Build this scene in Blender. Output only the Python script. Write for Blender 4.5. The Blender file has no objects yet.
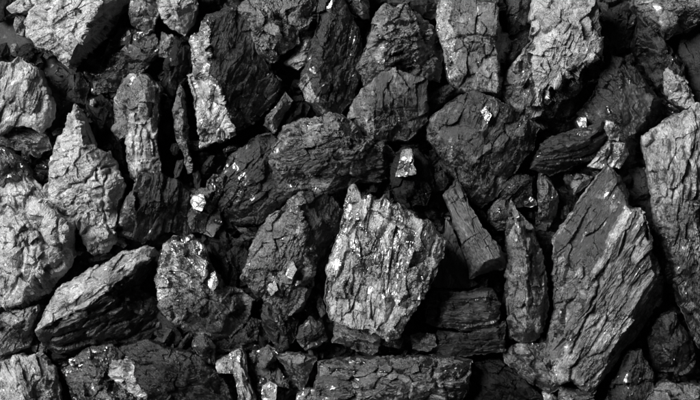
import bpy, math, random
import numpy as np
from mathutils import Vector
from mathutils.geometry import delaunay_2d_cdt

# ------------------------------------------------------------------ camera, light, exposure
SC = bpy.context.scene
COL = SC.collection
CAM_H = 1.60            # metres above the table the coal lies on
Z_REF = 0.055           # at this height one photo pixel is one millimetre
cam = bpy.data.cameras.new('camera')
cam.sensor_width = 36.0
cam.lens = 36.0 * (CAM_H - Z_REF) / 0.700
cam.clip_start, cam.clip_end = 0.05, 50.0
cam.dof.use_dof = True
cam.dof.focus_distance = CAM_H - 0.070
cam.dof.aperture_fstop = 6.3
cam_ob = bpy.data.objects.new('camera', cam)
cam_ob.location = (0, 0, CAM_H)
COL.objects.link(cam_ob)
SC.camera = cam_ob

world = bpy.data.worlds.new('World')
SC.world = world
world.use_nodes = True
bg = world.node_tree.nodes['Background']
bg.inputs['Color'].default_value = (1, 1, 1, 1)
bg.inputs['Strength'].default_value = 0.03

L_DIR = Vector((-0.63, 0.39, 0.67)).normalized()   # towards the softbox
key = bpy.data.lights.new('softbox', 'AREA')
key.shape = 'RECTANGLE'
key.size, key.size_y = 1.9, 1.9
key.energy = 500.0
key_ob = bpy.data.objects.new('softbox', key)
key_ob.location = L_DIR * 4.0
key_ob.rotation_euler = (-L_DIR).to_track_quat('-Z', 'Y').to_euler()
COL.objects.link(key_ob)

SC.view_settings.view_transform = 'Standard'
SC.view_settings.look = 'None'
SC.view_settings.exposure = 0.0
SC.view_settings.gamma = 1.0
SC.view_settings.use_curve_mapping = False


def px(x, y, z):
    """photo pixel + height in mm -> world metres (the pixel gives the direction, z the distance)"""
    k = (CAM_H - z * 0.001) / (CAM_H - Z_REF)
    return (x - 350.0) * 0.001 * k, (200.0 - y) * 0.001 * k, z * 0.001


# ------------------------------------------------------------------ numpy noise
_rng = np.random.default_rng(7)
PERM = np.concatenate([_rng.permutation(256)] * 3)
GRAD = _rng.normal(size=(256, 3)).astype(np.float32)
GRAD /= np.linalg.norm(GRAD, axis=1)[:, None]


def noise3(p):
    i = np.floor(p).astype(np.int64)
    f = (p - i).astype(np.float32)
    u = f * f * f * (f * (f * 6 - 15) + 10)
    i &= 255
    out = np.zeros(len(p), np.float32)
    for dx in (0, 1):
        wx = u[:, 0] if dx else 1 - u[:, 0]
        a = PERM[(i[:, 0] + dx) & 255]
        for dy in (0, 1):
            wy = u[:, 1] if dy else 1 - u[:, 1]
            b = PERM[(a + i[:, 1] + dy) & 255]
            for dz in (0, 1):
                wz = u[:, 2] if dz else 1 - u[:, 2]
                g = GRAD[PERM[(b + i[:, 2] + dz) & 255]]
                out += wx * wy * wz * (g[:, 0] * (f[:, 0] - dx) + g[:, 1] * (f[:, 1] - dy) + g[:, 2] * (f[:, 2] - dz))
    return out * 1.6


def fbm(p, octaves=4, gain=0.5):
    s = np.zeros(len(p), np.float32)
    a = 1.0
    for o in range(octaves):
        s += a * noise3(p * (2.03 ** o) + 17.3 * o)
        a *= gain
    return s


# ------------------------------------------------------------------ materials
_mats = {}


def coal_material(albedo, dust, rough, glint, aniso, cell=0.30, sheen=0.3):
    """albedo of the clean coal, share of ash-grey dust, roughness, share of small mirror faces, grain stretch"""
    key_ = (albedo, dust, rough, glint, aniso, cell, sheen)
    if key_ in _mats:
        return _mats[key_]
    m = bpy.data.materials.new('coal')
    m.use_nodes = True
    nt = m.node_tree
    N = nt.nodes
    N.clear()
    L = nt.links.new

    def node(t, **kw):
        n = N.new(t)
        for k, v in kw.items():
            setattr(n, k, v)
        return n

    def setin(n, **kw):
        for k, v in kw.items():
            n.inputs[k.replace('_', ' ')].default_value = v

    def math_(op, a, b=None, clamp=False):
        n = node('ShaderNodeMath', operation=op, use_clamp=clamp)
        for j, v in enumerate((a, b)):
            if v is None:
                continue
            if isinstance(v, (int, float)):
                n.inputs[j].default_value = v
            else:
                L(v, n.inputs[j])
        return n.outputs[0]

    def ramp(v, a, b, lo=0.0, hi=1.0):
        n = node('ShaderNodeMapRange', clamp=True)
        L(v, n.inputs['Value'])
        n.inputs['From Min'].default_value = a
        n.inputs['From Max'].default_value = b
        n.inputs['To Min'].default_value = lo
        n.inputs['To Max'].default_value = hi
        return n.outputs['Result']

    tc = node('ShaderNodeTexCoord')
    mp = node('ShaderNodeMapping')
    mp.inputs['Scale'].default_value = (1000.0 / aniso, 1000.0, 1000.0)     # millimetres, stretched along the grain
    L(tc.outputs['Object'], mp.inputs['Vector'])
    iso = node('ShaderNodeMapping')
    iso.inputs['Scale'].default_value = (1000.0, 1000.0, 1000.0)
    L(tc.outputs['Object'], iso.inputs['Vector'])

    def tex(scale, detail, rough_=0.55, vec=mp, dist=0.0):
        n = node('ShaderNodeTexNoise')
        L(vec.outputs[0], n.inputs['Vector'])
        n.inputs['Scale'].default_value = scale
        n.inputs['Detail'].default_value = detail
        n.inputs['Roughness'].default_value = rough_
        n.inputs['Distortion'].default_value = dist
        return n.outputs['Fac']

    big = tex(0.045, 6, 0.62, iso, 0.6)
    mid = tex(0.20, 7, 0.65, mp, 0.4)
    fine = tex(0.9, 5, 0.7, mp)
    grit = tex(2.2, 3, 0.7, iso)

    # dust settles in patches, broken up by the fine grain
    d0 = math_('ADD', math_('MULTIPLY', big, 0.75), math_('MULTIPLY', mid, 0.55))
    d1 = math_('ADD', d0, math_('MULTIPLY', fine, 0.60))
    centre = 0.95 + (0.5 - dust) * 0.55
    mask = ramp(d1, centre - 0.10, centre + 0.10)

    base = node('ShaderNodeMixRGB')
    base.inputs['Color1'].default_value = (albedo, albedo, albedo, 1)
    dc = 0.07 + 0.22 * dust
    base.inputs['Color2'].default_value = (dc, dc, dc, 1)
    L(mask, base.inputs['Fac'])
    spk = ramp(math_('ADD', math_('MULTIPLY', fine, 0.6), math_('MULTIPLY', grit, 0.5)), 0.40, 0.70, 0.15, 1.95)
    mul = node('ShaderNodeMixRGB', blend_type='MULTIPLY')
    mul.inputs['Fac'].default_value = 1.0
    L(base.outputs[0], mul.inputs['Color1'])
    L(math_('MULTIPLY', spk, ramp(big, 0.3, 0.7, 0.6, 1.5)), mul.inputs['Color2'])

    # crystal faces: small cells that each lie at their own angle
    vo = node('ShaderNodeTexVoronoi', feature='F1')
    L(mp.outputs[0], vo.inputs['Vector'])
    vo.inputs['Scale'].default_value = cell
    vo.inputs['Randomness'].default_value = 1.0
    vo2 = node('ShaderNodeTexVoronoi', feature='F1')
    L(mp.outputs[0], vo2.inputs['Vector'])
    vo2.inputs['Scale'].default_value = 0.85
    sep = node('ShaderNodeSeparateColor')
    L(vo.outputs['Color'], sep.inputs[0])
    gl = ramp(math_('ADD', sep.outputs[0], math_('MULTIPLY', big, 0.6)), 1.30 - glint * 0.75, 1.36 - glint * 0.75)
    rr = ramp(mid, 0.3, 0.7, rough - 0.13, rough + 0.15)
    rr = math_('SUBTRACT', rr, math_('MULTIPLY', gl, math_('SUBTRACT', rough - 0.18, math_('MULTIPLY', sep.outputs[1], 0.16))), True)
    rr = math_('ADD', rr, math_('MULTIPLY', mask, 0.10), True)

    geo = node('ShaderNodeNewGeometry')

    def tilt(vec_sock, amount):
        s = node('ShaderNodeVectorMath', operation='SUBTRACT')
        L(vec_sock, s.inputs[0])
        s.inputs[1].default_value = (0.5, 0.5, 0.5)
        k = node('ShaderNodeVectorMath', operation='SCALE')
        L(s.outputs[0], k.inputs[0])
        k.inputs['Scale'].default_value = amount
        return k.outputs[0]

    a1 = node('ShaderNodeVectorMath', operation='ADD')
    L(geo.outputs['Normal'], a1.inputs[0])
    L(tilt(vo.outputs['Color'], 0.16 + 0.55 * glint if cell > 0.05 else 0.0), a1.inputs[1])
    calm = math_('SUBTRACT', 1.0, math_('MULTIPLY', gl, 0.85))      # crystal faces are flat
    k2 = node('ShaderNodeVectorMath', operation='SCALE')
    L(tilt(vo2.outputs['Color'], 0.24), k2.inputs[0])
    L(calm, k2.inputs['Scale'])
    a2 = node('ShaderNodeVectorMath', operation='ADD')
    L(a1.outputs[0], a2.inputs[0])
    L(k2.outputs[0], a2.inputs[1])
    nn = node('ShaderNodeVectorMath', operation='NORMALIZE')
    L(a2.outputs[0], nn.inputs[0])

    bh = math_('ADD', math_('MULTIPLY', mid, 0.40), math_('ADD', math_('MULTIPLY', fine, 0.50), math_('MULTIPLY', grit, 0.40)))
    bump = node('ShaderNodeBump')
    L(math_('MULTIPLY', calm, 0.75), bump.inputs['Strength'])
    bump.inputs['Distance'].default_value = 0.0016
    L(bh, bump.inputs['Height'])
    L(nn.outputs[0], bump.inputs['Normal'])

    bs = node('ShaderNodeBsdfPrincipled')
    L(mul.outputs[0], bs.inputs['Base Color'])
    L(rr, bs.inputs['Roughness'])
    L(bump.outputs[0], bs.inputs['Normal'])
    bs.inputs['IOR'].default_value = 1.7
    L(math_('ADD', math_('MULTIPLY', gl, 1.0 - sheen), math_('MULTIPLY', math_('SUBTRACT', 1.0, math_('MULTIPLY', mask, 0.35)), sheen)), bs.inputs['Specular IOR Level'])
    out = node('ShaderNodeOutputMaterial')
    L(bs.outputs[0], out.inputs['Surface'])
    _mats[key_] = m
    return m


#            albedo dust  rough glint aniso
TONES = {
    'pale':    (0.032, 0.62, 0.36, 0.10, 1.0, 0.20, 1.00),
    'palegr':  (0.024, 0.52, 0.34, 0.10, 2.4, 0.20, 0.95),
    'grey':    (0.010, 0.34, 0.30, 0.12, 1.4, 0.20, 0.65),
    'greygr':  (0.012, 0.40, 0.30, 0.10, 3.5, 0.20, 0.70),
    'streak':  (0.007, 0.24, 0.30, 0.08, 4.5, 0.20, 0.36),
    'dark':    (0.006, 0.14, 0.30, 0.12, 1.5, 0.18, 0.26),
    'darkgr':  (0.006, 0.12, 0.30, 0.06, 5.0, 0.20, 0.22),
    'black':   (0.003, 0.01, 0.38, 0.03, 1.5, 0.30, 0.10),
    'gloss':   (0.006, 0.15, 0.24, 0.48, 1.2, 0.15, 0.55),
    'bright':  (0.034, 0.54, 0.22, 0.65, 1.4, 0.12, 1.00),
    'silver':  (0.012, 0.44, 0.22, 0.60, 2.0, 0.11, 1.00),
    'smooth':  (0.012, 0.06, 0.40, 0.00, 1.0, 0.30, 0.20),
    'plain':   (0.007, 0.11, 0.32, 0.05, 2.0, 0.25, 0.22),
    'tile':    (0.026, 0.26, 0.36, 0.02, 4.0, 0.30, 0.40),
    'facet':   (0.030, 0.40, 0.26, 0.70, 1.0, 0.14, 1.00),
    'mirror':  (0.040, 0.15, 0.34, 1.30, 1.0, 0.02, 1.00),
}


RUGGED = {'pale': 1.25, 'palegr': 1.15, 'grey': 1.0, 'greygr': 1.2, 'silver': 1.4, 'bright': 1.2, 'smooth': 0.4, 'tile': 0.5, 'plain': 0.8}
GROOVE = {'pale': 1.2, 'palegr': 1.1, 'bright': 1.3, 'grey': 1.0, 'greygr': 0.9, 'smooth': 0.3, 'black': 0.5}



def straighten(poly, tol):
    """drop outline points that stray less than tol pixels from a straight break"""
    def dp(a):
        if len(a) < 3:
            return a
        p, q = np.array(a[0][:2]), np.array(a[-1][:2])
        d = q - p
        l = np.linalg.norm(d) + 1e-9
        dist = [abs(d[0] * (w[1] - p[1]) - d[1] * (w[0] - p[0])) / l for w in a[1:-1]]
        k = int(np.argmax(dist))
        if dist[k] < tol:
            return [a[0], a[-1]]
        return dp(a[:k + 2])[:-1] + dp(a[k + 1:])
    far = int(np.argmax([(w[0] - poly[0][0]) ** 2 + (w[1] - poly[0][1]) ** 2 for w in poly]))
    return dp(poly[:far + 1])[:-1] + dp(poly[far:] + poly[:1])[:-1]


# ------------------------------------------------------------------ a lump of coal
def pts(s):
    return [tuple(float(v) for v in w.split(',')) for w in s.split()]


def tri_interp(P, T, q):
    """piecewise linear height over the facets P (n,3) / T, evaluated at q (m,2)"""
    z = np.full(len(q), np.nan)
    best = np.full(len(q), -1e9)
    for a, b, c in T:
        A, B, C = P[a], P[b], P[c]
        d = (B[1] - C[1]) * (A[0] - C[0]) + (C[0] - B[0]) * (A[1] - C[1])
        if abs(d) < 1e-9:
            continue
        w0 = ((B[1] - C[1]) * (q[:, 0] - C[0]) + (C[0] - B[0]) * (q[:, 1] - C[1])) / d
        w1 = ((C[1] - A[1]) * (q[:, 0] - C[0]) + (A[0] - C[0]) * (q[:, 1] - C[1])) / d
        w2 = 1 - w0 - w1
        mn = np.minimum(np.minimum(w0, w1), w2)
        take = mn > best
        w = np.maximum(np.c_[w0, w1, w2], 0.0)                   # outside every facet: held at the nearest edge
        w /= w.sum(1)[:, None]
        z[take] = (w @ np.array([A[2], B[2], C[2]]))[take]
        best[take] = mn[take]
    return z


COUNT = [0]
STEP = 0.95
LEAN = 0.78
OUTLINES = []
BIG = []          # (outline, label) of the large lumps, to say what a small piece lies beside


def lump(label, tone, rim, outline, inner='', bottom=0.0, grain=None, steps=1.0, cracks=(), chips=1.0, small=0.6,
         wave=1.0, centre=None, name='coal_lump', group=None, faces=(), under=0.80, seed=None):
    """outline: x,y[,z] photo pixels and rim height in mm; inner: chains of x,y,z points, split by |,
    that are ridges (edges between facets)"""
    COUNT[0] += 1
    rng = np.random.default_rng(100 + COUNT[0] if seed is None else seed)
    o = [(p[0], p[1], p[2] if len(p) > 2 else rim) for p in pts(outline)]
    # faces keep their lean, flanks stay steep
    zt = max([p[2] for p in o] + [float(w.split(',')[2]) for w in inner.replace('|', ' ').split()])
    o = [(x, y, zt - (zt - z) * LEAN if z > 15 else z) for x, y, z in o]
    ext = math.hypot(max(p[0] for p in o) - min(p[0] for p in o), max(p[1] for p in o) - min(p[1] for p in o))
    if ext > 45 and steps < 2:
        o = straighten(o, 2.4)
    if bottom == 0:                                                # the lower lumps reach a little under their neighbours
        mx, my = sum(p[0] for p in o) / len(o), sum(p[1] for p in o) / len(o)
        o = [(mx + (x - mx) * (1 + 3.0 / ext), my + (y - my) * (1 + 3.0 / ext), z) for x, y, z in o]
    OUTLINES.append([p[:2] for p in o])
    if ext > 55 and 'buried' not in label:
        BIG.append(([p[:2] for p in o], label))
    chains, i = [], []
    for part in inner.split('|') if inner else []:
        pp = [(x, y, zt - (zt - z) * LEAN if z > 15 else z) for x, y, z in pts(part)]
        chains.append(list(range(len(o) + len(i), len(o) + len(i) + len(pp))))
        i += pp
    allp = [px(*p) for p in o + i]
    P = np.array(allp) * 1000.0                                  # mm, y up
    no = len(o)
    area = sum(P[k, 0] * P[(k + 1) % no, 1] - P[(k + 1) % no, 0] * P[k, 1] for k in range(no)) / 2
    order = list(range(no)) if area > 0 else list(range(no))[::-1]
    edges = [(order[k], order[(k + 1) % no]) for k in range(no)]
    for ch in chains:
        if len(ch) > 1:
            for end in (0, -1):                                   # a ridge that ends near the outline runs out to it
                d = np.linalg.norm(P[:no, :2] - P[ch[end], :2], axis=1)
                if d.min() < 16:
                    edges.append((int(d.argmin()), ch[end]))
        edges += [(ch[k], ch[k + 1]) for k in range(len(ch) - 1)]
    cv, ce, cf, ov, oe, of = delaunay_2d_cdt([Vector((p[0], p[1])) for p in P], edges, [order], 1, 1e-4)
    src = [v[0] if v else None for v in ov]
    Q = []
    for k, v in enumerate(cv):
        zz = P[src[k], 2] if src[k] is not None else rim
        Q.append((v.x, v.y, zz))
    Q = np.array(Q)
    if centre is None:
        ar = xs = ys = 0.0
        for k in range(no):
            x0, y0 = P[order[k], :2]
            x1, y1 = P[order[(k + 1) % no], :2]
            w = x0 * y1 - x1 * y0
            ar += w; xs += (x0 + x1) * w; ys += (y0 + y1) * w
        c = np.array([xs / (3 * ar), ys / (3 * ar)])
    else:
        c = np.array(px(centre[0], centre[1], rim)[:2]) * 1000
    # outline, resampled and slightly frayed
    B = P[order]
    seg = np.linalg.norm(np.roll(B, -1, 0)[:, :2] - B[:, :2], axis=1)
    per = seg.sum()
    na = int(max(36, min(620, per / STEP)))
    cum = np.concatenate([[0], np.cumsum(seg)])
    t = np.arange(na) / na * per
    k = np.clip(np.searchsorted(cum, t, 'right') - 1, 0, no - 1)
    f = ((t - cum[k]) / seg[k])[:, None]
    R = B[k] * (1 - f) + np.roll(B, -1, 0)[k] * f
    off = rng.uniform(0, 200, 3)
    size = math.sqrt(abs(ar if centre is None else area))
    amp = min(1.0, size / 60.0)
    q3 = np.c_[R[:, :2] * 0.09, np.zeros(na)] + off
    R[:, 0] += amp * wave * 1.1 * fbm(q3, 4, 0.65)
    R[:, 1] += amp * wave * 1.1 * fbm(q3 + 50, 4, 0.65)
    nick = 0.55 * np.clip(3.0 * noise3(np.c_[R[:, :2] * 0.22, np.zeros(na)] + off + 20), -1, 1) * min(1.0, amp + 0.3)
    dr = R[:, :2] - c
    R[:, :2] += dr / (np.linalg.norm(dr, axis=1)[:, None] + 1e-9) * nick[:, None]
    rad = np.linalg.norm(R[:, :2] - c, axis=1).mean()
    nr = int(max(8, rad / STEP))
    rr = np.linspace(0, 1, nr + 1)[1:] ** 0.92
    top = c + rr[:, None, None] * (R[None, :, :2] - c)
    flat = top.reshape(-1, 2)
    # the inside wanders a little so that facet edges are not ruler straight
    wp = np.c_[flat * 0.07, np.zeros(len(flat))] + off + 9
    warp = np.c_[fbm(wp, 3), fbm(wp + 31, 3)] * 2.6 * amp * (1 - np.repeat(rr, na) ** 6)[:, None]
    z = tri_interp(Q, cf, flat + warp).reshape(nr, na)
    zc = tri_interp(Q, cf, c[None])[0]
    V = [np.array([[c[0], c[1], zc]]), np.dstack([top, z]).reshape(-1, 3)]
    zr = z[-1]
    # flanks
    depth = np.maximum(zr - bottom, 3.0)
    fl = np.concatenate([np.linspace(0, 0.5, 11)[1:] ** 1.15, np.linspace(0.5, 1, 5)[1:]])
    bulge = np.interp(fl, [0, 0.2, 0.55, 1.0], [1, 1.0 + 0.02 * wave, 0.97, under])
    for q, s in zip(fl, bulge):
        V.append(np.c_[c + (R[:, :2] - c) * s, zr - depth * q])
    V.append(np.c_[c + (R[:, :2] - c) * under * 0.45, np.full(na, bottom)])
    V.append(np.array([[c[0], c[1], bottom]]))
    V = np.concatenate(V)
    rows = nr + len(fl) + 1
    ia = np.arange(na)
    ib = (ia + 1) % na
    F3 = np.c_[np.zeros(na, int), 1 + ia, 1 + ib]
    quads = []
    for r in range(rows - 1):
        s = 1 + r * na
        quads.append(np.c_[s + ia, s + na + ia, s + na + ib, s + ib])
    F4 = np.concatenate(quads)
    last = len(V) - 1
    s = 1 + (rows - 1) * na
    F3b = np.c_[s + ia, np.full(na, last), s + ib]

    def normals(V):
        n = np.zeros_like(V)
        d = np.cross(V[F4[:, 2]] - V[F4[:, 0]], V[F4[:, 3]] - V[F4[:, 1]])
        for j in range(4):
            for ax in range(3):
                n[:, ax] += np.bincount(F4[:, j], d[:, ax], len(V))
        d = np.cross(V[F3[:, 1]] - V[F3[:, 0]], V[F3[:, 2]] - V[F3[:, 0]])
        n[0] = d.sum(0)
        n[last] = (0, 0, -1)
        l = np.linalg.norm(n, axis=1)[:, None]
        return n / np.maximum(l, 1e-9)

    if grain is None:                                              # bedding roughly along the lump
        ev, em = np.linalg.eigh(np.cov((R[:, :2] - c).T))
        grain = math.degrees(math.atan2(em[1, 1], em[0, 1])) + rng.uniform(-22, 22)
    # ---- fracture: local frame with x along the grain
    ca, sa = math.cos(math.radians(grain)), math.sin(math.radians(grain))
    rot = np.array([[ca, sa, 0], [-sa, ca, 0], [0, 0, 1.0]])
    W = (V - np.array([c[0], c[1], bottom])) @ rot.T
    aniso = TONES[tone][4]
    S = W * np.array([1.0 / aniso, 1.0, 1.0])
    n0 = normals(V)
    nl = n0 @ rot.T
    hw = 0.8 * wave * amp * fbm(W * 0.05 + off, 3)

    def shards(S, cell, slope, step, groove=0.0, width=0.8):
        kk = int(max(5, min(900, 1.7 * per * size * 0.45 / (cell * cell * max(1, aniso ** 0.5)))))
        j = S + 0.16 * cell * np.c_[fbm(S * (1.2 / cell) + off, 2), fbm(S * (1.2 / cell) + off + 40, 2), np.zeros(len(S))]
        sd = j[rng.integers(0, len(V), kk)]
        d2 = (sd ** 2).sum(1)[None] - 2 * j.astype(np.float32) @ sd.T.astype(np.float32)
        idx = d2.argmin(1)
        g = rng.normal(size=(kk, 3)) * slope
        b = rng.normal(size=kk) * step
        out = np.clip(((j - sd[idx]) * g[idx]).sum(1) + b[idx], -0.22 * cell, 0.22 * cell)
        if groove:
            rows_ = np.arange(len(j))
            first = d2[rows_, idx]
            d2[rows_, idx] = 1e9
            i2 = d2.argmin(1)
            gap = (d2[rows_, i2] - first) / (2 * np.linalg.norm(sd[i2] - sd[idx], axis=1) + 1e-6)   # mm to the joint
            open_ = np.clip(0.35 + 1.6 * noise3(W * 0.06 + off + 5), 0, 1)
            out = out - groove * open_ * np.exp(-(gap / width) ** 2)
        return out

    cut = GROOVE.get(tone, 0.8)

    def blocks(lam, length, step, slope, dip, key):
        """stepped break along the bedding: layers of uneven thickness, each cut across into blocks"""
        y = W[:, 1] * math.cos(dip) + W[:, 2] * math.sin(dip) + 0.35 * lam * fbm(W * np.array([0.02, 0.05, 0.05]) + off + key, 2)
        y0, y1 = y.min(), y.max()
        cuts = np.cumsum(rng.uniform(0.45, 1.7, int((y1 - y0) / lam / 0.9) + 4) * lam) + y0 - lam
        kk = np.searchsorted(cuts, y)
        nk = len(cuts) + 1
        ln = rng.uniform(0.6, 1.6, nk) * length
        ph = rng.uniform(0, length, nk)
        x = W[:, 0] + 0.4 * W[:, 2] + 0.12 * length * noise3(W * 0.07 + off + key)
        m = np.floor((x + ph[kk]) / ln[kk]).astype(int)
        hsh = (kk * 7919 + m * 104729 + key * 31) % 4096
        tab = rng.normal(size=(4096, 2))
        fr = (x + ph[kk]) / ln[kk] - m - 0.5
        yc = y - cuts[np.clip(kk, 0, nk - 2)]
        return step * tab[hsh, 0] + slope * (tab[hsh, 1] * fr * ln[kk] * 0.4 + np.roll(tab[:, 1], 9)[hsh] * yc)

    where = np.clip(0.45 + 1.5 * noise3(W * 0.035 + off + 11), 0.08, 1.0)     # whole planes here, stepped breaks there
    dip = rng.uniform(-0.5, 0.5)
    h = shards(S, 21.0 * max(0.4, amp), 0.21 * chips, 0.7 * chips * amp, 0.6 * cut * amp, 0.8)
    h = h + where * steps * amp * np.clip(blocks(7.0, 24.0, 0.75, 0.10, dip, 3), -2.2, 2.2)
    h = h + where * steps * np.clip(blocks(2.6, 9.0, 0.26, 0.10, dip, 17), -0.9, 0.9)
    rg = RUGGED.get(tone, 1.0)
    h = h + np.maximum(where, 0.35 * rg) * shards(S, 6.5, 0.15 * small * rg, 0.16 * small * rg)
    h = h + np.maximum(where, 0.4 * rg) * shards(S, 3.0, 0.14 * small * rg, 0.10 * small * rg)
    h = h + 0.06 * fbm(S * 0.35 + off, 3, 0.6) + 0.08 * noise3(S * 0.9 + off)
    for cr in cracks:
        path = np.array([px(a, b, rim + 15)[:2] for a, b in cr[0]]) * 1000
        jig = V[:, :2] + 2.2 * np.c_[noise3(W * 0.16 + off), noise3(W * 0.16 + off + 70)]
        dist = np.full(len(V), 1e9)
        for a, b in zip(path[:-1], path[1:]):
            ab = b - a
            tt = np.clip(((jig - a) @ ab) / (ab @ ab), 0, 1)
            dist = np.minimum(dist, np.linalg.norm(jig - a - tt[:, None] * ab, axis=1))
        up = np.arange(len(V)) < 1 + nr * na
        h = h - np.where(up, cr[1] * np.exp(-(dist / cr[2]) ** 2), 0)
    # the flanks are plain breaks: less relief there than on the faces
    e = np.concatenate([[1.0], np.repeat(np.interp(nr - 1 - np.arange(nr), [0, 1, 5], [0.45, 0.75, 1.0]), na),
                        np.repeat(np.full(len(fl), 0.3), na), np.zeros(na + 1)])
    fade = np.ones(len(V))
    fade[-(na + 1):] = 0
    kz = (CAM_H - V[:, 2] * 0.001) / (CAM_H - Z_REF)
    U = np.c_[V[:, 0] / kz + 350.0, 200.0 - V[:, 1] / kz]          # where the photograph shows each point
    U = U + 1.9 * np.c_[fbm(W * 0.09 + off + 3, 4, 0.65), fbm(W * 0.09 + off + 63, 4, 0.65)]
    slot = np.zeros(len(V), int)
    for kf, fc in enumerate(faces):
        pg = np.array(pts(fc[1]))
        inside = np.zeros(len(V), bool)
        for a, b in zip(pg, np.roll(pg, -1, 0)):
            cr_ = ((a[1] > U[:, 1]) != (b[1] > U[:, 1])) & (U[:, 0] < (b[0] - a[0]) * (U[:, 1] - a[1]) / (b[1] - a[1] + 1e-9) + a[0])
            inside ^= cr_
        inside &= np.arange(len(V)) < 1 + (nr + 2) * na
        slot[inside] = kf + 1
        if len(fc) > 2:
            e = np.where(inside, e * fc[2], e)
    W = W + nl * (h * e + hw * fade)[:, None]
    W[:, 2] = np.maximum(W[:, 2], 0.0)

    me = bpy.data.meshes.new(name)
    nf = len(F3) + len(F4) + len(F3b)
    me.vertices.add(len(W))
    me.vertices.foreach_set('co', (W * 0.001).astype(np.float32).ravel())
    loops = np.concatenate([F3.ravel(), F4.ravel(), F3b.ravel()]).astype(np.int32)
    me.loops.add(len(loops))
    me.loops.foreach_set('vertex_index', loops)
    starts = np.concatenate([np.arange(len(F3)) * 3, 3 * len(F3) + np.arange(len(F4)) * 4,
                             3 * len(F3) + 4 * len(F4) + np.arange(len(F3b)) * 3]).astype(np.int32)
    me.polygons.add(nf)
    me.polygons.foreach_set('loop_start', starts)
    me.polygons.foreach_set('use_smooth', np.zeros(nf, bool))
    me.update(calc_edges=True)
    me.materials.append(coal_material(*TONES[tone]))
    for fc in faces:
        me.materials.append(coal_material(*TONES[fc[0]]))
    if faces:
        me.polygons.foreach_set('material_index', np.concatenate([slot[F3[:, 1]], slot[F4[:, 0]], slot[F3b[:, 0]]]).astype(np.int32))
    ob = bpy.data.objects.new(name, me)
    ob.location = (c[0] * 0.001, c[1] * 0.001, bottom * 0.001)
    ob.rotation_euler = (0, 0, math.radians(grain))
    ob['label'] = label
    ob['category'] = 'coal'
    if group:
        ob['group'] = group
    COL.objects.link(ob)
    return ob


# ------------------------------------------------------------------ the table under the coal
def table():
    me = bpy.data.meshes.new('table_top')
    s = 0.75
    n = 120
    g = np.linspace(-s, s, n)
    X, Y = np.meshgrid(g, g)
    P3 = np.c_[X.ravel(), Y.ravel(), np.zeros(n * n)]
    P3[:, 2] = 0.0012 * fbm(P3 * 9.0 + 3.0, 3) - 0.003
    idx = np.arange(n * n).reshape(n, n)
    F = np.c_[idx[:-1, :-1].ravel(), idx[:-1, 1:].ravel(), idx[1:, 1:].ravel(), idx[1:, :-1].ravel()]
    me.from_pydata(P3.tolist(), [], F.tolist())
    me.polygons.foreach_set('use_smooth', [True] * len(F))
    me.materials.append(coal_material(0.018, -0.4, 0.75, 0.0, 1.0))
    ob = bpy.data.objects.new('ground', me)
    ob['kind'] = 'structure'
    ob['label'] = 'dark dusty surface seen in the gaps under the coal'
    COL.objects.link(ob)


table()


def debris():
    """crumbs of coal that fill the bottom of the gaps: too many and too small to count"""
    rng = np.random.default_rng(5)
    n = 9000
    xy = np.c_[rng.uniform(-0.40, 0.40, n), rng.uniform(-0.25, 0.25, n)]
    bare = ((xy[:, 0] + 0.345) / 0.035) ** 2 + ((xy[:, 1] - 0.165) / 0.028) ** 2 < 1
    xy = xy[~bare]
    n = len(xy)
    r = 0.0016 * np.exp(rng.normal(size=n) * 0.55) + 0.0008
    r = np.minimum(r * np.where(rng.random(n) < 0.15, 1.8, 1.0), 0.0042)
    cube = np.array([[x, y, z] for x in (-1, 1) for y in (-1, 1) for z in (-1, 1)], float)
    quads = np.array([[0, 1, 3, 2], [4, 6, 7, 5], [0, 4, 5, 1], [2, 3, 7, 6], [0, 2, 6, 4], [1, 5, 7, 3]])
    v = cube[None] * rng.uniform(0.45, 1.0, (n, 1, 3)) + rng.normal(size=(n, 8, 3)) * 0.28
    q = rng.normal(size=(n, 3, 3))
    q = np.linalg.qr(q)[0]
    v = np.einsum('nij,nkj->nki', q, v) * r[:, None, None]
    v[:, :, 2] -= v[:, :, 2].min(1)[:, None]
    v[:, :, 2] -= 0.001
    v[:, :, 2] += (rng.random(n) ** 2 * 0.006)[:, None]
    v[:, :, :2] += xy[:, None, :]
    F = (quads[None] + 8 * np.arange(n)[:, None, None]).reshape(-1, 4)
    me = bpy.data.meshes.new('coal_debris')
    me.from_pydata(v.reshape(-1, 3).tolist(), [], F.tolist())
    me.polygons.foreach_set('use_smooth', [False] * len(F))
    me.materials.append(coal_material(*TONES['dark']))
    ob = bpy.data.objects.new('coal_debris', me)
    ob['kind'] = 'stuff'
    ob['label'] = 'black crumbs of broken coal scattered between the lumps'
    ob['category'] = 'coal'
    COL.objects.link(ob)


debris()


SMALL = dict(name='coal_fragment', chips=0.8)
FLAT = dict(name='coal_fragment', chips=0.35, small=0.2, steps=0.3, wave=0.4)


def lean(s_, z0):
    """a cleavage face that leans towards the upper left"""
    p = pts(s_)
    mx, my = sum(q[0] for q in p) / len(p), sum(q[1] for q in p) / len(p)
    return ' '.join('%.1f,%.1f,%.2f' % (x, y, z0 + 0.31 * (x - mx) + 0.19 * (y - my)) for x, y in p)

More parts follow.
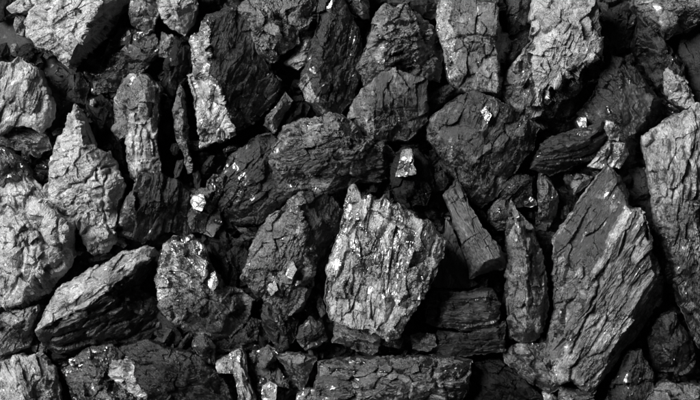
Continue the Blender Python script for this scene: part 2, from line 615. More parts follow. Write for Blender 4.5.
# ---- upper left
lump('large pale grey lump with a black steep side, over the bare patch of ground', 'pale', 46,
     '38,-8,58 102,-8,72 140,-8,8 128,14,6 112,34,6 96,50,6 80,66,6 68,67,40 66,63,46 50,51,44 36,46,40 28,36,38 26,22,38 29,11,42 37,5,50',
     '101,2,74 90,22,74 81,42,70 70,60,56 | 60,5,68 52,30,58 58,45,54', cracks=[([(30, 12), (44, 22), (52, 32), (56, 48)], 2.5, 1.6)])
lump('small pale block wedged beside the largest pale grey lump at the edge', 'pale', 40,
     '32,-8,48 42,-8,50 38,3,46 26,10,36 12,13,26 8,8,24 18,0,34', '26,2,46', name='coal_fragment')
lump('small grey splinter leaning under the pale block, over bare ground', 'grey', 22, '17,14 24,18 24,28 22,35 16,33 14,24', '19,24,28', **SMALL)
lump('tiny grey chip lying alone on the bare dark ground', 'grey', 9, '12,45 16,44 20,52 17,56 10,55', '15,50,14', **SMALL)
lump('pale rounded lump with a matt dusty face beside bare ground', 'palegr', 40,
     '-12,66,40 8,64,42 18,58,40 28,62,46 36,68,46 44,88,44 52,108,38 48,122,34 40,132,30 28,126,34 10,125,36 0,134,34 -12,130,36',
     '22,72,58 28,95,58 36,112,50 | 8,95,52', grain=70, small=0.7)
lump('flat dark grey lump under the pale rounded one', 'grey', 18, '20,129 45,132 52,148 38,156 18,152 0,146 -12,140 0,128', '15,138,30 38,142,26')
lump('dark lump in the gap next to the tiny grey chip', 'black', 12, '-10,46 6,44 10,56 18,60 4,66 -10,64', '2,54,20')
lump('tall pale triangular lump with a sharp upper tip and cracked lower half', 'pale', 40,
     '74,105,50 84,118,48 94,147,46 108,154,40 116,170,38 124,187,34 119,205,34 113,224,32 116,240,22 104,253,16 98,258,14 90,252,16 76,224,24 62,215,26 50,205,28 45,190,30 47,175,34 54,148,38 62,128,44',
     '76,120,66 84,150,72 100,168,66 104,190,56 102,225,36 | 66,165,58 | 72,200,48', cracks=[([(56, 196), (70, 186), (86, 182), (100, 168), (114, 166)], 4, 1.5), ([(110, 170), (104, 190), (103, 215), (108, 228)], 4, 1.4), ([(78, 215), (90, 238), (96, 252)], 3, 2.0), ([(60, 144), (80, 142)], 2, 2)], chips=0.9, small=0.8, steps=1.2, grain=20)
lump('big pale craggy lump with deep grooves, its dark overhang facing a gap', 'pale', 36,
     '-12,172,30 0,176,34 12,172,34 24,174,38 30,178,40 45,200,40 62,216,38 74,220,34 74,240,34 73,255,30 67,266,10 58,284,4 40,298,3 26,306,3 8,311,30 -12,314,32',
     '28,195,58 50,215,62 66,228,56 66,256,46 50,264,46 38,276,44 25,288,42 20,302,38 | 15,235,56 | 40,245,56 | 5,280,48',
     cracks=[([(2, 215), (16, 230), (24, 250), (20, 275), (12, 290)], 3.5, 1.8), ([(20, 205), (36, 228), (50, 250)], 3, 1.6), ([(58, 222), (62, 250)], 2.5, 1.4), ([(38, 240), (36, 268)], 3, 1.6)], chips=1.7, small=0.8, grain=-55, steps=1.7)
lump('dark glinting lump sitting at the head of the craggy pale one', 'gloss', 42, '-12,148,46 5,150,50 16,157,48 26,170,40 26,182,34 14,186,34 2,190,34 -12,190,34', '6,168,58', chips=1.4, small=1.4)
lump('black matt lump with a ragged lower edge and a pale left rim', 'darkgr', 30,
     '142,174,50 160,174,46 180,182,34 189,198,24 193,222,14 191,238,10 170,231,16 150,237,16 142,243,16 130,240,20 118,233,22 108,229,18 116,215,22 127,200,26 136,186,36',
     '143,180,56 133,200,52 121,224,36 | 160,205,42', grain=80, faces=[('grey', '140,172 146,178 136,200 124,226 106,232 106,226 124,200')])
lump('upright grey lump with a pale lower face and scaly upper end', 'grey', 34,
     '122,80,40 132,75,44 148,78,46 160,88,40 160,105,36 156,120,36 155,140,34 161,165,28 158,173,26 145,176,28 138,182,26 130,178,24 126,152,24 127,134,26 121,140,20 114,130,20 115,105,26 118,88,34',
     '130,98,56 134,116,52 138,145,46 142,168,40 | 146,95,60 | 152,130,44', cracks=[([(131, 112), (148, 128), (153, 142)], 4, 1.8)], grain=75, faces=[('pale', '128,114 140,112 155,135 150,150 156,172 136,180 128,150')])
lump('dark mottled lump with a glint, half buried between two grey ones', 'gloss', 20,
     '120,28,24 136,30,30 152,33,30 160,50,24 152,62,22 140,74,20 125,82,18 116,91,14 95,93,12 82,86,8 86,72,10 100,60,14 112,44,18', '125,55,34 105,80,24 | 145,48,34')
lump('grey lump with a smooth face cut by the frame next to a paler twin', 'grey', 36, '133,-10 158,-10 159,10 152,30,32 146,33,30 132,24,32 129,12,34', '142,10,50', small=0.6)
lump('pale lump tapering to a blunt point between the grey twin and a dark void', 'pale', 40, '160,-10,46 192,-10,46 197,8,40 194,18,36 184,35,26 178,33,26 165,23,34 159,12,38', '176,8,58')
lump('small grey block at the foot of the blunt pale lump', 'grey', 24, '162,33 172,36 179,48 171,57 158,56 160,42', '168,46,34', **SMALL)
lump('narrow black lump standing between the scaly grey one and a dark face', 'black', 22, '176,38 190,48 192,62 184,84 173,96 162,88 165,60', '178,60,40 172,82,34', grain=70)
lump('thin upright grey splinter standing alone in a dark gap', 'grey', 34, '180,84 184,95 186,130 189,150 192,170,16 188,173,14 183,150,24 175,130 173,110 175,95', '181,100,46 183,135,40', grain=85, name='coal_fragment')
lump('huge black lump with a broken silvery strip down one side', 'dark', 30,
     '207,16,60 222,10,60 242,4,58 249,20,54 257,35,46 259,55,40 269,66,34 279,83,26 273,100,22 262,115,20 248,125,20 232,135,22 215,141,20 200,148,18 202,133,22 195,105,26 186,75,28 193,70,28 191,42,34 197,28,42',
     '208,24,76 209,55,78 208,72,76 219,86,72 225,110,62 231,130,44 | 236,60,64', chips=1.0, faces=[('bright', '185,30 209,18 211,54 209,72 220,84 226,108 233,133 198,150 182,100', 1.6), ('plain', '209,18 262,5 290,85 235,134 226,108 220,84 210,72', 0.5)])  # silvery strip: its light and the far face's shade put into the tones
lump('mottled grey lump with a paler end, resting on the huge black one', 'grey', 52,
     '238,8,58 255,-10,62 280,-10,64 282,6,64 277,18,62 290,24,56 298,30,50 298,43,48 287,49,48 281,58,44 273,63,42 262,57,44 248,43,46 246,31,46 249,24,50 240,13,52',
     '262,20,74 270,38,68 | 280,30,66', bottom=28, chips=1.2, small=1.2)
lump('smooth grey lump cut by the frame above the mottled grey one', 'grey', 62, '284,-10 320,-10 313,12 308,28,52 300,30,52 290,23,58 278,15,62', '298,5,74', bottom=30, small=0.6)
lump('glittering black fragment in the hollow under the mottled grey lump', 'bright', 34, '261,62 269,61 271,72 280,80 276,87 262,87 258,74', '268,76,44', small=1.6, **{'name': 'coal_fragment'})
lump('column of shiny broken facets beside a large black slab', 'bright', 34, '300,31 313,32 320,25 327,24 315,40 312,58 299,69 284,62 296,52 299,42', '306,44,48 302,58,44', small=1.8, name='coal_fragment')
lump('large smooth black slab with a faintly speckled lower corner', 'dark', 30,
     '318,-10,64 338,-10,62 348,6,52 356,24,40 363,50,30 361,75,26 352,100,22 340,115,20 325,117,26 308,101,34 299,86,38 305,68,50 312,46,58 317,26,62', '326,30,66 320,70,60 320,100,46', grain=75, chips=0.5, small=0.6, faces=[('silver', '296,84 308,72 316,96 330,116 312,108')])
lump('small grey stub of coal lying diagonally in the shadow of the black lumps', 'grey', 30, '285,93 291,102 283,113 279,124 275,132,22 264,125,22 267,116 275,107', '281,104,42 273,120,38', name='coal_fragment', grain=60)
lump('black piece behind the small diagonal stub', 'black', 16, '288,100 300,96 310,108 302,122 286,132 276,132 280,118', '294,114,26')

# ---- upper middle
lump('broad rounded lump with a pale upper edge and shaded end', 'grey', 40,
     '270,157,36 276,140,40 285,127,42 300,120,44 318,119,46 330,114,46 342,117,44 352,126,42 363,135,36 385,143,20 397,156,16 393,174,14 378,182,16 360,180,26 345,187,28 330,193,28 312,195,26 292,197,26 280,191,28 274,178,30',
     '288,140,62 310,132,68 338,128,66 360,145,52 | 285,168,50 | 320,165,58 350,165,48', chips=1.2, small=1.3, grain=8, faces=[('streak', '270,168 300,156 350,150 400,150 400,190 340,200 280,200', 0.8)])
lump('dull dark lump sloping into the gap beside the broad rounded one', 'dark', 24,
     '258,138,36 270,133,38 279,142,34 274,160,34 278,180,32 288,196,28 278,206,26 262,223,18 240,225,14 222,219,14 208,228,8 194,224,6 200,205,10 212,190,14 222,170,20 232,155,26 244,145,30',
     '262,155,46 250,185,40 232,205,26 | 268,205,34', cracks=[([(270, 165), (262, 190), (240, 205)], 2, 2)])
lump('glinting broken chunk at the tail of the dull dark lump', 'gloss', 20, '190,190 206,189 212,176 226,178 220,192 216,205 220,222 212,236 200,234 190,228 186,210', '202,205,34 212,188,30', small=1.6, chips=1.4)
lump('tiny bright cube on the glinting broken chunk', 'facet', 42, lean('192,196 203,194 206,202 202,211 193,209 190,202', 42), '', bottom=14, **FLAT)
lump('squat dark grey block with a flat top and pale left flank', 'grey', 38,
     '351,106,30 360,91,36 368,86,46 380,74,54 395,70,56 415,74,54 426,80,50 428,100,44 427,120,38 418,131,32 408,141,26 398,139,28 385,142,30 370,143,28 361,133,24 350,121,24',
     '377,88,60 374,112,56 373,135,44 | 400,95,60', cracks=[([(388, 84), (391, 92), (394, 104)], 2, 1.2)], small=0.7, grain=85, faces=[('streak', '378,74 428,70 430,124 408,142 380,140 374,112', 0.7)])
lump('craggy grey lump whose dark side faces a brighter blocky lump', 'grey', 40,
     '365,52,40 372,30,46 376,15,50 386,4,54 395,7,56 405,4,58 415,11,56 426,20,44 440,35,26 443,60,20 438,80,18 425,79,22 410,75,34 395,73,36 380,81,30 366,85,28 357,67,32',
     '392,25,70 410,30,72 418,45,62 414,68,46 | 385,52,62', chips=1.4, small=1.5, cracks=[([(394, 8), (392, 22), (398, 34)], 4, 2)], faces=[('gloss', '378,62 395,52 415,50 420,76 395,76 378,74', 1.5)])
lump('thin grey slab leaning on the craggy grey lump', 'grey', 26, '354,41 361,40 358,55 355,64 349,63 351,52', '356,52,36', **SMALL)
lump('dark smooth lump cut by the frame above the craggy grey one', 'smooth', 40, '388,-10 426,-10 440,4 441,15 430,20,30 417,11,36 402,4 390,4', '415,0,52')
lump('pale sliver of a lump cut by the frame next to the black slab', 'grey', 36, '340,-10 366,-10 369,18,26 362,17 350,9 342,0', '360,2,50')
lump('tall blocky lump with a bright left edge and a square lower half', 'grey', 46,
     '443,-10,54 499,-10,62 505,-10,14 506,20,14 506,52,14 505,82,12 502,99,12 486,95,40 465,91,38 450,81,36 442,55,38 438,30,42 440,10,48',
     '498,5,70 498,48,66 497,92,48 | 452,10,66 456,50,60 462,80,50 | 478,40,66', cracks=[([(460, 38), (478, 37), (496, 39)], 4, 1.8), ([(483, 40), (486, 58), (495, 57)], 2.5, 1.5)], grain=85, faces=[('bright', '436,-10 452,-10 452,25 458,55 458,75 448,80 436,40'), ('grey', '452,-12 500,-12 500,38 462,38', 0.7)])  # light on the left edge put into a brighter tone
lump('dark grey lump cut by the frame beside the tall blocky one', 'dark', 34, '508,-10 540,-10 538,14 522,24 510,32 504,15', '522,5,50')
lump('thin pale strip of coal between two dark lumps', 'grey', 26, '505,31 522,23 537,16 537,24 520,33 508,36', '520,28,36', **SMALL)
lump('dark lump tucked beside the brightest big slab', 'dark', 26, '506,40 522,34 534,26 532,42 520,62 508,74 503,60', '518,46,42')

# ---- upper right
lump('big bright slab-faced lump with a dark ledge along its lower edge', 'pale', 40,
     '535,-10,56 590,-10,66 598,8,62 600,30,58 602,56,52 609,76,14 600,90,10 583,107,10 563,123,10 545,131,12 527,126,20 512,108,28 504,92,30 508,75,36 520,60,42 531,40,48 535,20,52',
     '598,52,64 572,70,62 556,80,60 544,90,56 536,104,46 | 560,10,76 550,45,68 525,80,54 | 580,30,76', cracks=[([(560, 12), (572, 30), (580, 40)], 2, 1.3), ([(534, 30), (520, 46), (530, 70), (536, 100)], 4, 1.8)], chips=1.3, small=0.6, faces=[('dark', '600,58 612,70 604,92 562,126 540,134 536,106 546,92 574,72', 1.4), ('grey', '532,18 520,60 504,84 512,110 530,126 536,100 528,74 534,48', 1.2)])  # shade of the lower ledge put into a darker tone
lump('rough pale chip lodged under the ledge of the bright slab-faced lump', 'grey', 44, '541,92 556,82 566,80 560,92 550,106 540,116 532,118 536,104', '550,94,50', bottom=14, name='coal_fragment')
lump('dark faceted lump with one smooth grey triangular face', 'dark', 24,
     '604,72,30 612,57,40 622,60,40 638,72,34 652,88,26 661,100,16 659,116,8 650,132,6 640,148,6 630,166,6 621,169,8 612,154,16 600,142,18 590,130,16 578,127,14 570,120,14 590,100,20',
     '616,70,50 622,92,54 620,115,50 624,138,36 | 655,100,38 642,124,34 626,142,32 | 605,110,40', small=0.8, faces=[('tile', '622,78 656,96 642,124 626,140 619,114', 0.4)])
lump('shiny little cluster of facets at the foot of the dark faceted lump', 'bright', 36, '606,120 614,115 623,130 618,141 610,139 604,128', '613,126,48', bottom=10, small=1.6, name='coal_fragment')
lump('dark stubby fragment with a white glinting end', 'bright', 28, '609,140 618,141 612,152 604,169 596,167 590,165 598,153', '606,150,42 597,160,38', name='coal_fragment')
lump('rough glittering fragment beside the stubby dark one', 'bright', 28, '618,138 626,140 628,155 619,168 608,163 612,152', '619,150,42', small=1.6, name='coal_fragment')
lump('grey lump cut by the frame above the lump with a frosted edge', 'grey', 50, '634,-10,50 712,-10,60 712,17,52 690,26,46 673,36,38 664,41,36 655,29,40 646,18,44 636,6,46', '668,8,70 690,8,70 | 664,28,60', chips=1.2)
lump('dark lump with a frosted crumbly right edge', 'dark', 30, '640,16,42 652,26,44 664,38,42 674,50,40 684,62,36 686,80,32 693,95,28 696,106,24 686,112,20 672,104,16 662,93,14 650,77,12 640,64,10 634,46,22', '662,55,54 676,80,46 684,98,40', chips=1.3, small=1.4)
lump('row of pale crumbs along the frosted edge of a dark lump', 'pale', 44, '668,66 678,66 682,76 692,90 695,104 685,109 672,100 667,84', '677,80,54 686,96,48', bottom=16, small=2.0, chips=1.6, name='coal_fragment')
lump('smooth dark lump in shade behind the frosted crumbly one', 'smooth', 28, '682,32 712,18 712,116 700,108 692,90 688,70 680,50', '700,60,42', small=0.4, chips=0.4)
lump('tall pale lump with a fibrous side running out of the frame', 'palegr', 40,
     '643,138,46 660,125,50 680,114,52 697,105,54 714,106,54 714,348,30 700,344,18 690,326,14 680,306,14 668,286,12 659,266,14 655,240,20 656,215,28 654,190,34 647,165,40',
     '658,140,66 664,170,66 668,205,62 672,240,52 682,280,42 | 690,130,76 694,200,72 700,260,56', grain=80, chips=1.3, small=1.4, cracks=[([(664, 132), (672, 170), (670, 200)], 3, 1.6), ([(680, 150), (690, 175), (686, 200)], 4, 2)], faces=[('grey', '664,205 690,190 720,210 720,360 670,300 656,255', 1.0), ('streak', '664,262 690,250 720,270 720,360 690,340', 1.0)])
lump('long black lump with fine parallel ridges lying on its side', 'darkgr', 26, '538,150,30 548,138,34 570,133,38 601,122,38 607,132,30 599,150,22 585,163,18 565,169,16 550,176,16 538,171,18 532,168,20', '550,152,44 575,145,48 598,134,44', grain=12)
lump('little white glinting chip above the long ridged black lump', 'mirror', 38, lean('579,117 586,117 587,127 580,128 577,122', 38), '', bottom=10, **FLAT)

# ---- right of the middle
lump('very large lump with a smooth black face and a long striped splintery face', 'greygr', 30,
     '608,167,44 620,178,42 628,195,38 628,207,48 634,211,62 641,210,58 645,232,44 650,255,26 668,284,6 662,302,6 644,326,6 631,343,6 614,364,6 601,382,8 592,393,18 582,388,34 572,378,40 560,383,30 550,376,26 544,365,22 551,340,24 555,310,26 555,285,28 555,250,30 555,238,32 568,220,38 585,195,42',
     '631,213,70 618,236,72 603,260,72 588,292,66 572,335,54 | 643,216,66 647,240,64 655,277,58 632,316,56 612,353,48 596,387,32 | 628,206,62 612,232,63 598,256,62 564,246,40 | 572,300,46', chips=0.9, grain=57,
     faces=[('streak', '606,160 634,194 626,206 610,231 601,258 590,276 581,258 572,272 562,254 546,256', 1.0), ('bright', '627,206 634,211 620,240 608,258 603,252 613,233', 0.5), ('palegr', '650,272 657,280 634,318 614,352 596,390 586,386 604,350 626,314', 0.8), ('grey', '550,252 562,254 572,272 581,258 590,276 586,300 566,345 548,372 540,300', 1.8)],
     cracks=[([(605, 262), (596, 285), (583, 320), (570, 352)], 4, 1.4)])
lump('tall narrow lump with a pale edge, standing beside the very large striped one', 'grey', 36,
     '512,204,40 520,214,42 531,225,40 541,250,34 547,275,28 549,300,24 546,326,22 535,341,20 522,343,22 510,336,26 507,305,30 508,270,32 507,235,36', '518,225,56 525,260,60 528,300,54 526,330,40', grain=82)
lump('flat grey wedge with straight edges like a broken tile', 'tile', 44, '457,180,50 465,190,54 473,210,56 483,228,58 496,240,58 506,255,54 511,265,26 496,269,30 480,276,32 470,277,40 465,255,44 460,235,44 452,210,44 446,197,44', '462,205,52 472,230,55 484,262,56 500,256,58', small=0.35, chips=0.3, grain=-60)
lump('broad dark lump with streaks and one white diamond glint', 'dark', 34,
     '427,121,30 440,109,38 458,97,46 475,91,50 492,98,52 510,106,50 526,117,46 539,129,38 532,150,26 518,166,22 506,180,20 497,196,18 481,207,16 470,199,20 458,183,24 449,168,26 439,153,28 427,141,28',
     '444,124,50 470,104,58 500,110,60 528,128,46 | 455,140,50 472,165,46 488,190,30 | 500,150,50 | 478,130,58', grain=66, chips=0.8, wave=0.5,
     faces=[('streak', '425,100 490,85 545,120 520,165 500,200 475,205 425,145', 1.0)])
lump('small flat white diamond facet on the broad streaked dark lump', 'mirror', 64, lean('480,110 485,106 492,115 487,124', 65), '', bottom=52, **FLAT)
lump('crumbly dark bits between the flat-topped block and the streaked lump', 'dark', 22, '428,96 440,88 456,84 466,88 456,98 440,108 430,114', '444,98,34', small=1.5, name='coal_fragment')
lump('round glossy knob of coal in the hollow under the streaked lump', 'gloss', 28, '489,210 497,200 508,201 514,214 509,228 497,230 490,222', '501,214,44', small=1.3, name='coal_fragment')
lump('dull grey piece below the streaked lump, touching the glossy knob', 'dark', 20, '499,186 514,172 531,178 532,195 522,206 512,206 500,200', '514,188,36')
lump('dark piece with a frosted tip between the narrow pale-edged lump and the striped one', 'grey', 20, '541,175,34 552,182,32 559,196,26 556,216,16 546,233,10 536,226,10 539,200,18', '548,190,42 548,210,32')
lump('small grey chip above the smooth black face of the striped lump', 'grey', 30, '577,173 593,177 586,187 574,195 571,184', '581,182,38', bottom=8, name='coal_fragment')
lump('dark rounded lump with a single bright mirror facet', 'black', 28, '396,156 405,146 417,149 429,165 433,186 426,203 408,207 395,199 391,178', '408,160,48 415,185,46')
lump('bright crystal facet on the dark rounded lump', 'facet', 52, lean('402,150 411,149 413,161 416,174 396,177 399,165', 56), '', bottom=30, name='coal_fragment', chips=1.6, small=0.8, wave=0.5)
lump('small dark nub beside the rounded lump with the mirror facet', 'dark', 22, '432,174 442,171 448,180 444,190 434,190', '439,180,30', **SMALL)

# ---- centre
lump('brightest glittering lump on top of the heap, rough and silvery', 'silver', 72,
     '351,188,72 354,185,74 360,194,78 362,199,82 370,194,80 375,200,86 385,196,84 391,204,90 399,202,86 404,211,92 413,213,88 418,221,94 427,221,88 435,229,90 446,243,86 442,258,84 436,275,82 426,295,78 411,316,74 399,337,66 385,342,62 368,331,62 350,327,58 329,320,54 323,300,54 327,270,58 332,250,60 343,215,66',
     '362,206,86 388,214,92 405,228,97 434,242,93 | 352,245,80 346,290,70 352,314,64 | 385,262,90 392,300,84 390,325,72 | 420,275,90', bottom=34, chips=1.3, grain=80, wave=0.6, steps=2.2,
     faces=[('bright', '350,188 362,196 372,218 380,232 356,250 340,236', 1.2), ('bright', '372,196 400,206 396,226 372,218', 1.2), ('pale', '330,296 372,304 396,318 384,338 330,318', 1.2)],
     cracks=[([(372, 212), (396, 222), (412, 230)], 3, 1.3), ([(345, 230), (350, 262), (346, 290)], 2.5, 1.2)])
lump('dark slab with a lit corner under the glittering lump', 'grey', 36, '336,318,40 352,324,42 382,334,40 377,352,24 372,355,22 350,349,28 334,342,30', '345,332,46 372,344,42')
lump('small dark wedge between the glittering lump and the long bottom slab', 'gloss', 26, '380,336 394,334 403,340 400,348 388,346 378,344', '392,340,38', **SMALL)
lump('ridged dark lump with a lit left face and two bright spots', 'grey', 28,
     '270,219,44 285,203,48 300,193,50 318,192,46 333,198,38 342,212,30 337,235,20 331,250,16 323,266,14 314,272,22 312,286,22 302,306,20 289,314,22 275,311,26 262,300,30 252,286,32 243,277,32 246,262,36 255,240,40',
     '300,202,64 303,232,64 306,254,56 311,270,44 | 272,250,58 282,285,48 | 296,288,46', chips=1.2, small=1.3, faces=[('dark', '304,190 345,196 340,240 314,274 306,254 303,232', 0.8)])  # right side turned from the light: its shade is a darker tone
lump('larger bright chip on the ridged dark lump, near its ridge', 'facet', 60, lean('287,267 293,261 297,269 292,279 286,276', 62), '', bottom=44, **FLAT)
lump('smaller bright chip on the lit face of the ridged dark lump', 'facet', 56, lean('268,284 276,282 278,290 271,296 267,290', 56), '', bottom=40, **FLAT)
lump('dark lump hanging below the ridged lump', 'dark', 20, '264,306 278,304 290,312 298,322 294,340 282,352 272,342 262,322', '276,316,40 282,336,32')
lump('mottled lump with a glittering top and smoother grey base', 'grey', 28,
     '163,246,38 175,238,42 190,238,42 203,245,38 209,262,34 217,275,30 224,285,26 240,290,22 252,300,18 247,320,14 231,337,12 215,340,12 200,337,14 185,330,18 172,320,22 161,306,26 156,280,32',
     '180,252,58 195,272,54 212,292,44 | 178,290,52 205,312,40', chips=1.2, small=1.0, faces=[('silver', '155,236 205,236 212,268 196,290 175,288 158,300', 1.3), ('tile', '165,300 200,298 250,306 240,340 190,332', 0.8)])
lump('bright cube-like chip on the mottled lump', 'facet', 50, lean('207,275 215,271 219,283 213,291 207,286', 52), '', bottom=30, **FLAT)
lump('black streaky lump deep in the gap beside the mottled lump', 'black', 12, '208,240 226,236 244,244 250,262 244,278 252,292 238,292 224,284 216,270', '228,262,20', chips=1.4, small=1.6)
lump('crumbled dark coal in the gap under the mottled lump', 'dark', 14, '214,342 238,334 252,318 264,324 270,342 258,348 240,352 222,352', '244,338,28', chips=1.5, small=1.5)

# ---- lower left
lump('long pale lump lying diagonally with splintered end and dark lower side', 'palegr', 30,
     '36,331,38 45,310,44 58,290,48 80,275,50 110,260,50 140,249,46 152,250,40 156,258,30 147,275,16 140,288,12 154,300,10 158,315,8 155,330,6 140,346,6 110,352,6 85,354,8 68,358,8 50,349,14 40,339,24',
     '50,322,60 74,312,64 105,292,64 130,276,54 148,260,44 | 70,295,64 110,272,60 | 120,310,36 90,330,34', grain=32, cracks=[([(45, 330), (60, 322), (78, 312)], 4, 1.2), ([(110, 292), (128, 278), (146, 262)], 4, 1.8)], faces=[('streak', '36,336 52,326 76,316 106,294 132,278 156,256 170,320 140,360 60,362', 1.1)])  # shade of the lower side painted as a darker streaked tone
lump('grey lump with a flat face cut by the frame below the craggy pale one', 'grey', 24, '-12,316,36 15,312,40 36,307,36 33,325,26 29,346,12 15,349,12 0,356,12 -12,354,14', '10,326,44 28,320,42')
lump('pale rounded lump with long ridges at the bottom corner', 'palegr', 34, '-12,364,38 10,362,40 14,355,40 28,358,42 40,354,38 52,368,30 59,386,22 61,412,18 -12,412,32', '20,372,54 24,400,52 | 42,375,46', grain=-70)
lump('dark crumbly lump between the long pale one and the bottom edge', 'gloss', 18, '70,360 90,348 110,345 122,355 116,370 120,385 137,396 137,412 80,412 68,388 61,370', '95,365,36 100,395,32', chips=1.5, small=1.6)
lump('dark plate-like lump with a pale ribbed edge', 'dark', 34,
     '130,346,46 148,340,48 165,349,46 185,351,42 200,358,36 213,371,28 226,386,22 230,412,18 150,412,26 136,396,26 122,386,24 109,375,24 112,360,30 124,362,34',
     '134,360,58 132,376,54 146,396,46 | 170,362,56 200,380,42', grain=-40, small=0.8, faces=[('palegr', '105,355 128,360 136,372 146,396 130,398 105,380', 1.2), ('plain', '134,356 170,360 205,376 226,412 150,412 146,396 132,376', 0.5)])
lump('small grey block leaning on the dark plate-like lump', 'streak', 44, '193,337 204,333 215,346 214,365,34 202,358 192,347', '204,346,54', bottom=14, name='coal_fragment')
lump('bent pale strip of broken coal at the bottom between dark pieces', 'silver', 36, '215,362 228,356 240,350 245,355 247,374 255,394 259,412 241,412 236,388 233,369 219,373', '240,362,46 243,385,46', centre=(240, 374), name='coal_fragment')
lump('bright squarish chip at the bottom beside the bent pale strip', 'facet', 34, lean('262,387 270,381 277,386 276,400 268,405 261,398', 36), '', bottom=4, **FLAT)
lump('dark rubble of coal behind the bright squarish chip', 'gloss', 18, '250,354 268,346 280,350 278,364 288,380 284,412 262,412 256,388 250,370', '266,364,32 274,392,28', chips=1.6, small=1.6)
lump('grey wedge with a smooth face at the end of the bottom slab', 'grey', 32, '276,357,34 292,354,36 316,358,36 309,373,28 303,391,16 296,380,20 286,369,26', '300,364,42', small=0.6, name='coal_fragment')
lump('rounded grey lump between the ridged lump and the glittering one', 'dark', 30, '299,330 310,319 322,324 326,338 316,346 306,349 298,341', '311,332,46')
lump('long flat slab of mottled coal along the bottom edge', 'grey', 44,
     '319,362,48 345,360,50 380,359,50 420,357,50 450,359,50 473,361,46 471,376,34 463,391,26 459,412,22 317,412,36', '335,370,58 380,368,60 440,368,58 462,372,50 | 340,395,54 400,395,56 440,392,50', cracks=[([(437, 362), (434, 376), (440, 392)], 5, 2), ([(350, 375), (366, 392)], 2, 1.5)], chips=1.1, small=0.8, grain=3, faces=[('gloss', '320,360 475,358 470,372 400,374 330,372', 1.0), ('streak', '318,376 350,376 360,412 316,412', 1.0)])
lump('small grey lump cut by the frame at the end of the bottom slab', 'grey', 30, '298,394 308,389 320,390 318,412 294,412', '308,400,40', **SMALL)
lump('squarish dark block, upper of the layered blocks below the flat grey wedge', 'streak', 44,
     '428,300,42 440,291,44 462,293,46 492,290,46 499,304,42 497,325,36 470,331,36 440,327,36 427,322,38', '440,302,52 486,300,52 | 452,318,48 488,318,47', cracks=[([(440, 293), (438, 322)], 4, 1.4)], chips=0.7, grain=3)
lump('long dark block with a lit edge, lower of the layered blocks over the bottom slab', 'plain', 34,
     '438,330,36 470,333,38 504,322,38 504,352,30 475,354,30 440,358,28 430,350,30', '448,338,42 496,332,42 | 470,348,38', chips=0.7, grain=5)
lump('shiny chipped corner beside the layered dark blocks', 'bright', 40, '411,336 420,332 434,335 436,346 428,352 413,349', '424,340,48', bottom=24, small=1.6, name='coal_fragment')
lump('smooth dark grey lump in the shade behind the flat grey wedge', 'tile', 28, '440,262 447,222 456,236 464,262 470,278 478,284 462,288 444,288 432,286', '452,258,36', small=0.3, chips=0.3)

# ---- lower right
lump('dark lump with a grey crest at the foot of the narrow pale-edged lump', 'grey', 22, '503,352 522,343 543,344 552,368 562,386 548,394 524,377 506,362', '528,356,38 545,376,34')
lump('black lump at the bottom between the slab and the striped lump', 'black', 18, '476,364 500,361 520,378 542,396 546,412 474,412', '496,380,30')
lump('small bright curl of coal at the bottom edge', 'bright', 20, '544,394 550,391 556,398 552,406 545,402', '550,398,28', **SMALL)
lump('small grey block under the broken end of the striped lump', 'grey', 24, '561,389 585,389 593,396 592,412 559,412', '575,398,34')
lump('dark ribbed lump at the bottom beside the striped one', 'dark', 16, '628,352,34 641,350,36 651,370,30 657,412,26 600,412,10 610,388,10', '632,366,42 628,395,34', grain=75)
lump('small dark block with one smooth grey face beside the fibrous lump', 'dark', 20, '664,317,36 676,313,36 686,334,30 694,350,24 692,370,16 671,372,16 654,369,14 651,340,20 655,325,26', '668,330,46 672,360,38 | 684,350,38', small=0.5)
lump('grey crumbly lump in the bottom corner below the fibrous one', 'grey', 26, '648,393,34 664,383,36 690,385,36 714,388,36 714,412,26 643,412,26', '668,394,44 694,396,44')
lump('black lump in the shadow between the striped lump and the fibrous one', 'black', 8, '640,300 664,300 680,312 668,318 654,326 648,345 636,350 630,340', '656,314,14')
lump('smooth black lump deep in the void behind the striped lump', 'smooth', 8, '628,170 646,168 654,190 655,225 650,250 646,225 640,205 630,205', '642,195,16', small=0.3, chips=0.3)
lump('dim lump deep in the void behind the bright slab-faced lump', 'smooth', 8, '602,4 622,-10 636,-6 634,20 630,46 616,56 606,60 602,30', '614,22,18', small=0.4)

# ---- fillers in the dark gaps on the left
lump('dark lump in the hollow beside the tip of the triangular lump', 'black', 14, '84,98 100,94 114,104 113,130 122,146 124,168 112,154 98,144 90,118', '104,124,28')
lump('dull grey lump tucked behind the tip of the triangular lump', 'smooth', 14, '64,70 80,72 88,88 84,104 74,102 66,96', '76,86,26', small=0.5)
lump('tiny white glint of coal above the triangular tip', 'bright', 30, '90,100 94,99 96,103 93,107 90,105', '93,103,34', bottom=8, name='coal_fragment')

# ---- the layer underneath: lumps glimpsed at the bottom of the gaps
def in_any(x, y):
    for pg in OUTLINES[:N_TOP]:
        c_ = False
        for (ax, ay), (bx, by) in zip(pg, pg[1:] + pg[:1]):
            if (ay > y) != (by > y) and x < (bx - ax) * (y - ay) / (by - ay) + ax:
                c_ = not c_
        if c_:
            return True
    return False


STOP = 'with on in at under beside between whose lying standing cut wedged over tucked behind sitting and its the next leaning like half running sloping, along from of into hanging resting below above or tapering facing a to'.split()


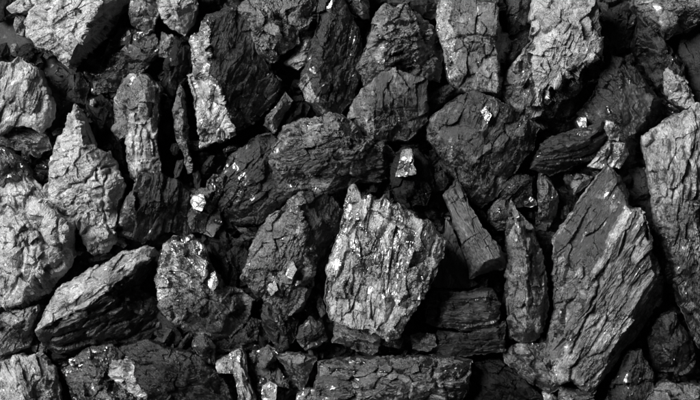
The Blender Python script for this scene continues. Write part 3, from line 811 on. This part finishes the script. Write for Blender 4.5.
def beside(x, y):
    """the large lump that a spot lies nearest to, in up to ten words"""
    best = min(BIG, key=lambda b_: min(math.hypot(x - (p[0] + (q[0] - p[0]) * f_ / 4), y - (p[1] + (q[1] - p[1]) * f_ / 4))
                                       for p, q in zip(b_[0], b_[0][1:] + b_[0][:1]) for f_ in range(4)))
    w = best[1].split()
    if len(w) > 10:
        k_ = 10
        while k_ > 3 and (w[k_] not in STOP or w[k_ - 1] in STOP):
            k_ -= 1
        w = w[:k_]
    return ' '.join(w).rstrip(',')


N_TOP = len(OUTLINES)
rnd = random.Random(11)
spots = []
for gy in range(4, 400, 8):
    for gx in range(4, 700, 8):
        if (gx - 8) ** 2 / 900 + (gy - 32) ** 2 / 700 < 1 or in_any(gx, gy):
            continue
        if all((gx - a) ** 2 + (gy - b) ** 2 > 44 ** 2 for a, b in spots):
            spots.append((gx, gy))
for gx, gy in spots:
    nv, r0, a0 = rnd.randint(6, 8), rnd.uniform(13, 19), rnd.uniform(0, 6.28)
    st = rnd.uniform(0.6, 1.0)
    ring = []
    for k in range(nv):
        a = a0 + 2 * math.pi * (k + rnd.uniform(-0.25, 0.25)) / nv
        r = r0 * rnd.uniform(0.8, 1.15)
        ring.append('%.1f,%.1f,%.1f' % (gx + r * math.cos(a), gy + st * r * math.sin(a), rnd.uniform(5, 10)))
    lump('dark lump buried beside the ' + beside(gx, gy), rnd.choice(['dark', 'black', 'plain', 'black']), 8,
         ' '.join(ring), '%.1f,%.1f,%.1f' % (gx + rnd.uniform(-4, 4), gy + rnd.uniform(-4, 4), rnd.uniform(14, 20)),
         grain=rnd.uniform(0, 180), group='dark lumps buried in the gaps', chips=1.2)
N_TOP = len(OUTLINES) - len(spots)
rnd = random.Random(23)
shard_spots = []
for k in range(4000):
    gx, gy = rnd.uniform(2, 698), rnd.uniform(2, 398)
    if (gx - 12) ** 2 / 900 + (gy - 32) ** 2 / 700 < 1 or in_any(gx, gy):
        continue
    if all((gx - a) ** 2 + (gy - b) ** 2 > 17 ** 2 for a, b in shard_spots):
        shard_spots.append((gx, gy))
shard_spots = shard_spots[:70]
for gx, gy in shard_spots:
    ang, ln, wd = rnd.uniform(0, 3.14), rnd.uniform(6, 13), rnd.uniform(3, 6)
    tilt = rnd.uniform(-6, 6)
    z0 = rnd.uniform(12, 22)
    ring = []
    for u, v in ((-1, -0.5), (-0.3, -1), (0.8, -0.7), (1.05, 0.3), (0.2, 1), (-0.8, 0.7)):
        u, v = u * rnd.uniform(0.75, 1.2) * ln, v * rnd.uniform(0.7, 1.2) * wd
        ring.append('%.1f,%.1f,%.1f' % (gx + u * math.cos(ang) - v * math.sin(ang), gy + u * math.sin(ang) + v * math.cos(ang), z0 + tilt * u / ln))
    lump('small angular splinter caught beside the ' + beside(gx, gy), rnd.choice(['dark', 'black', 'plain', 'gloss']), z0,
         ' '.join(ring), '%.1f,%.1f,%.1f %.1f,%.1f,%.1f' % (gx - 0.3 * ln * math.cos(ang), gy - 0.3 * ln * math.sin(ang), z0 + rnd.uniform(2, 5),
                                                      gx + 0.3 * ln * math.cos(ang), gy + 0.3 * ln * math.sin(ang), z0 + rnd.uniform(1, 4)),
         grain=-math.degrees(ang), name='coal_fragment', group='small splinters in the gaps', chips=0.6, bottom=3)
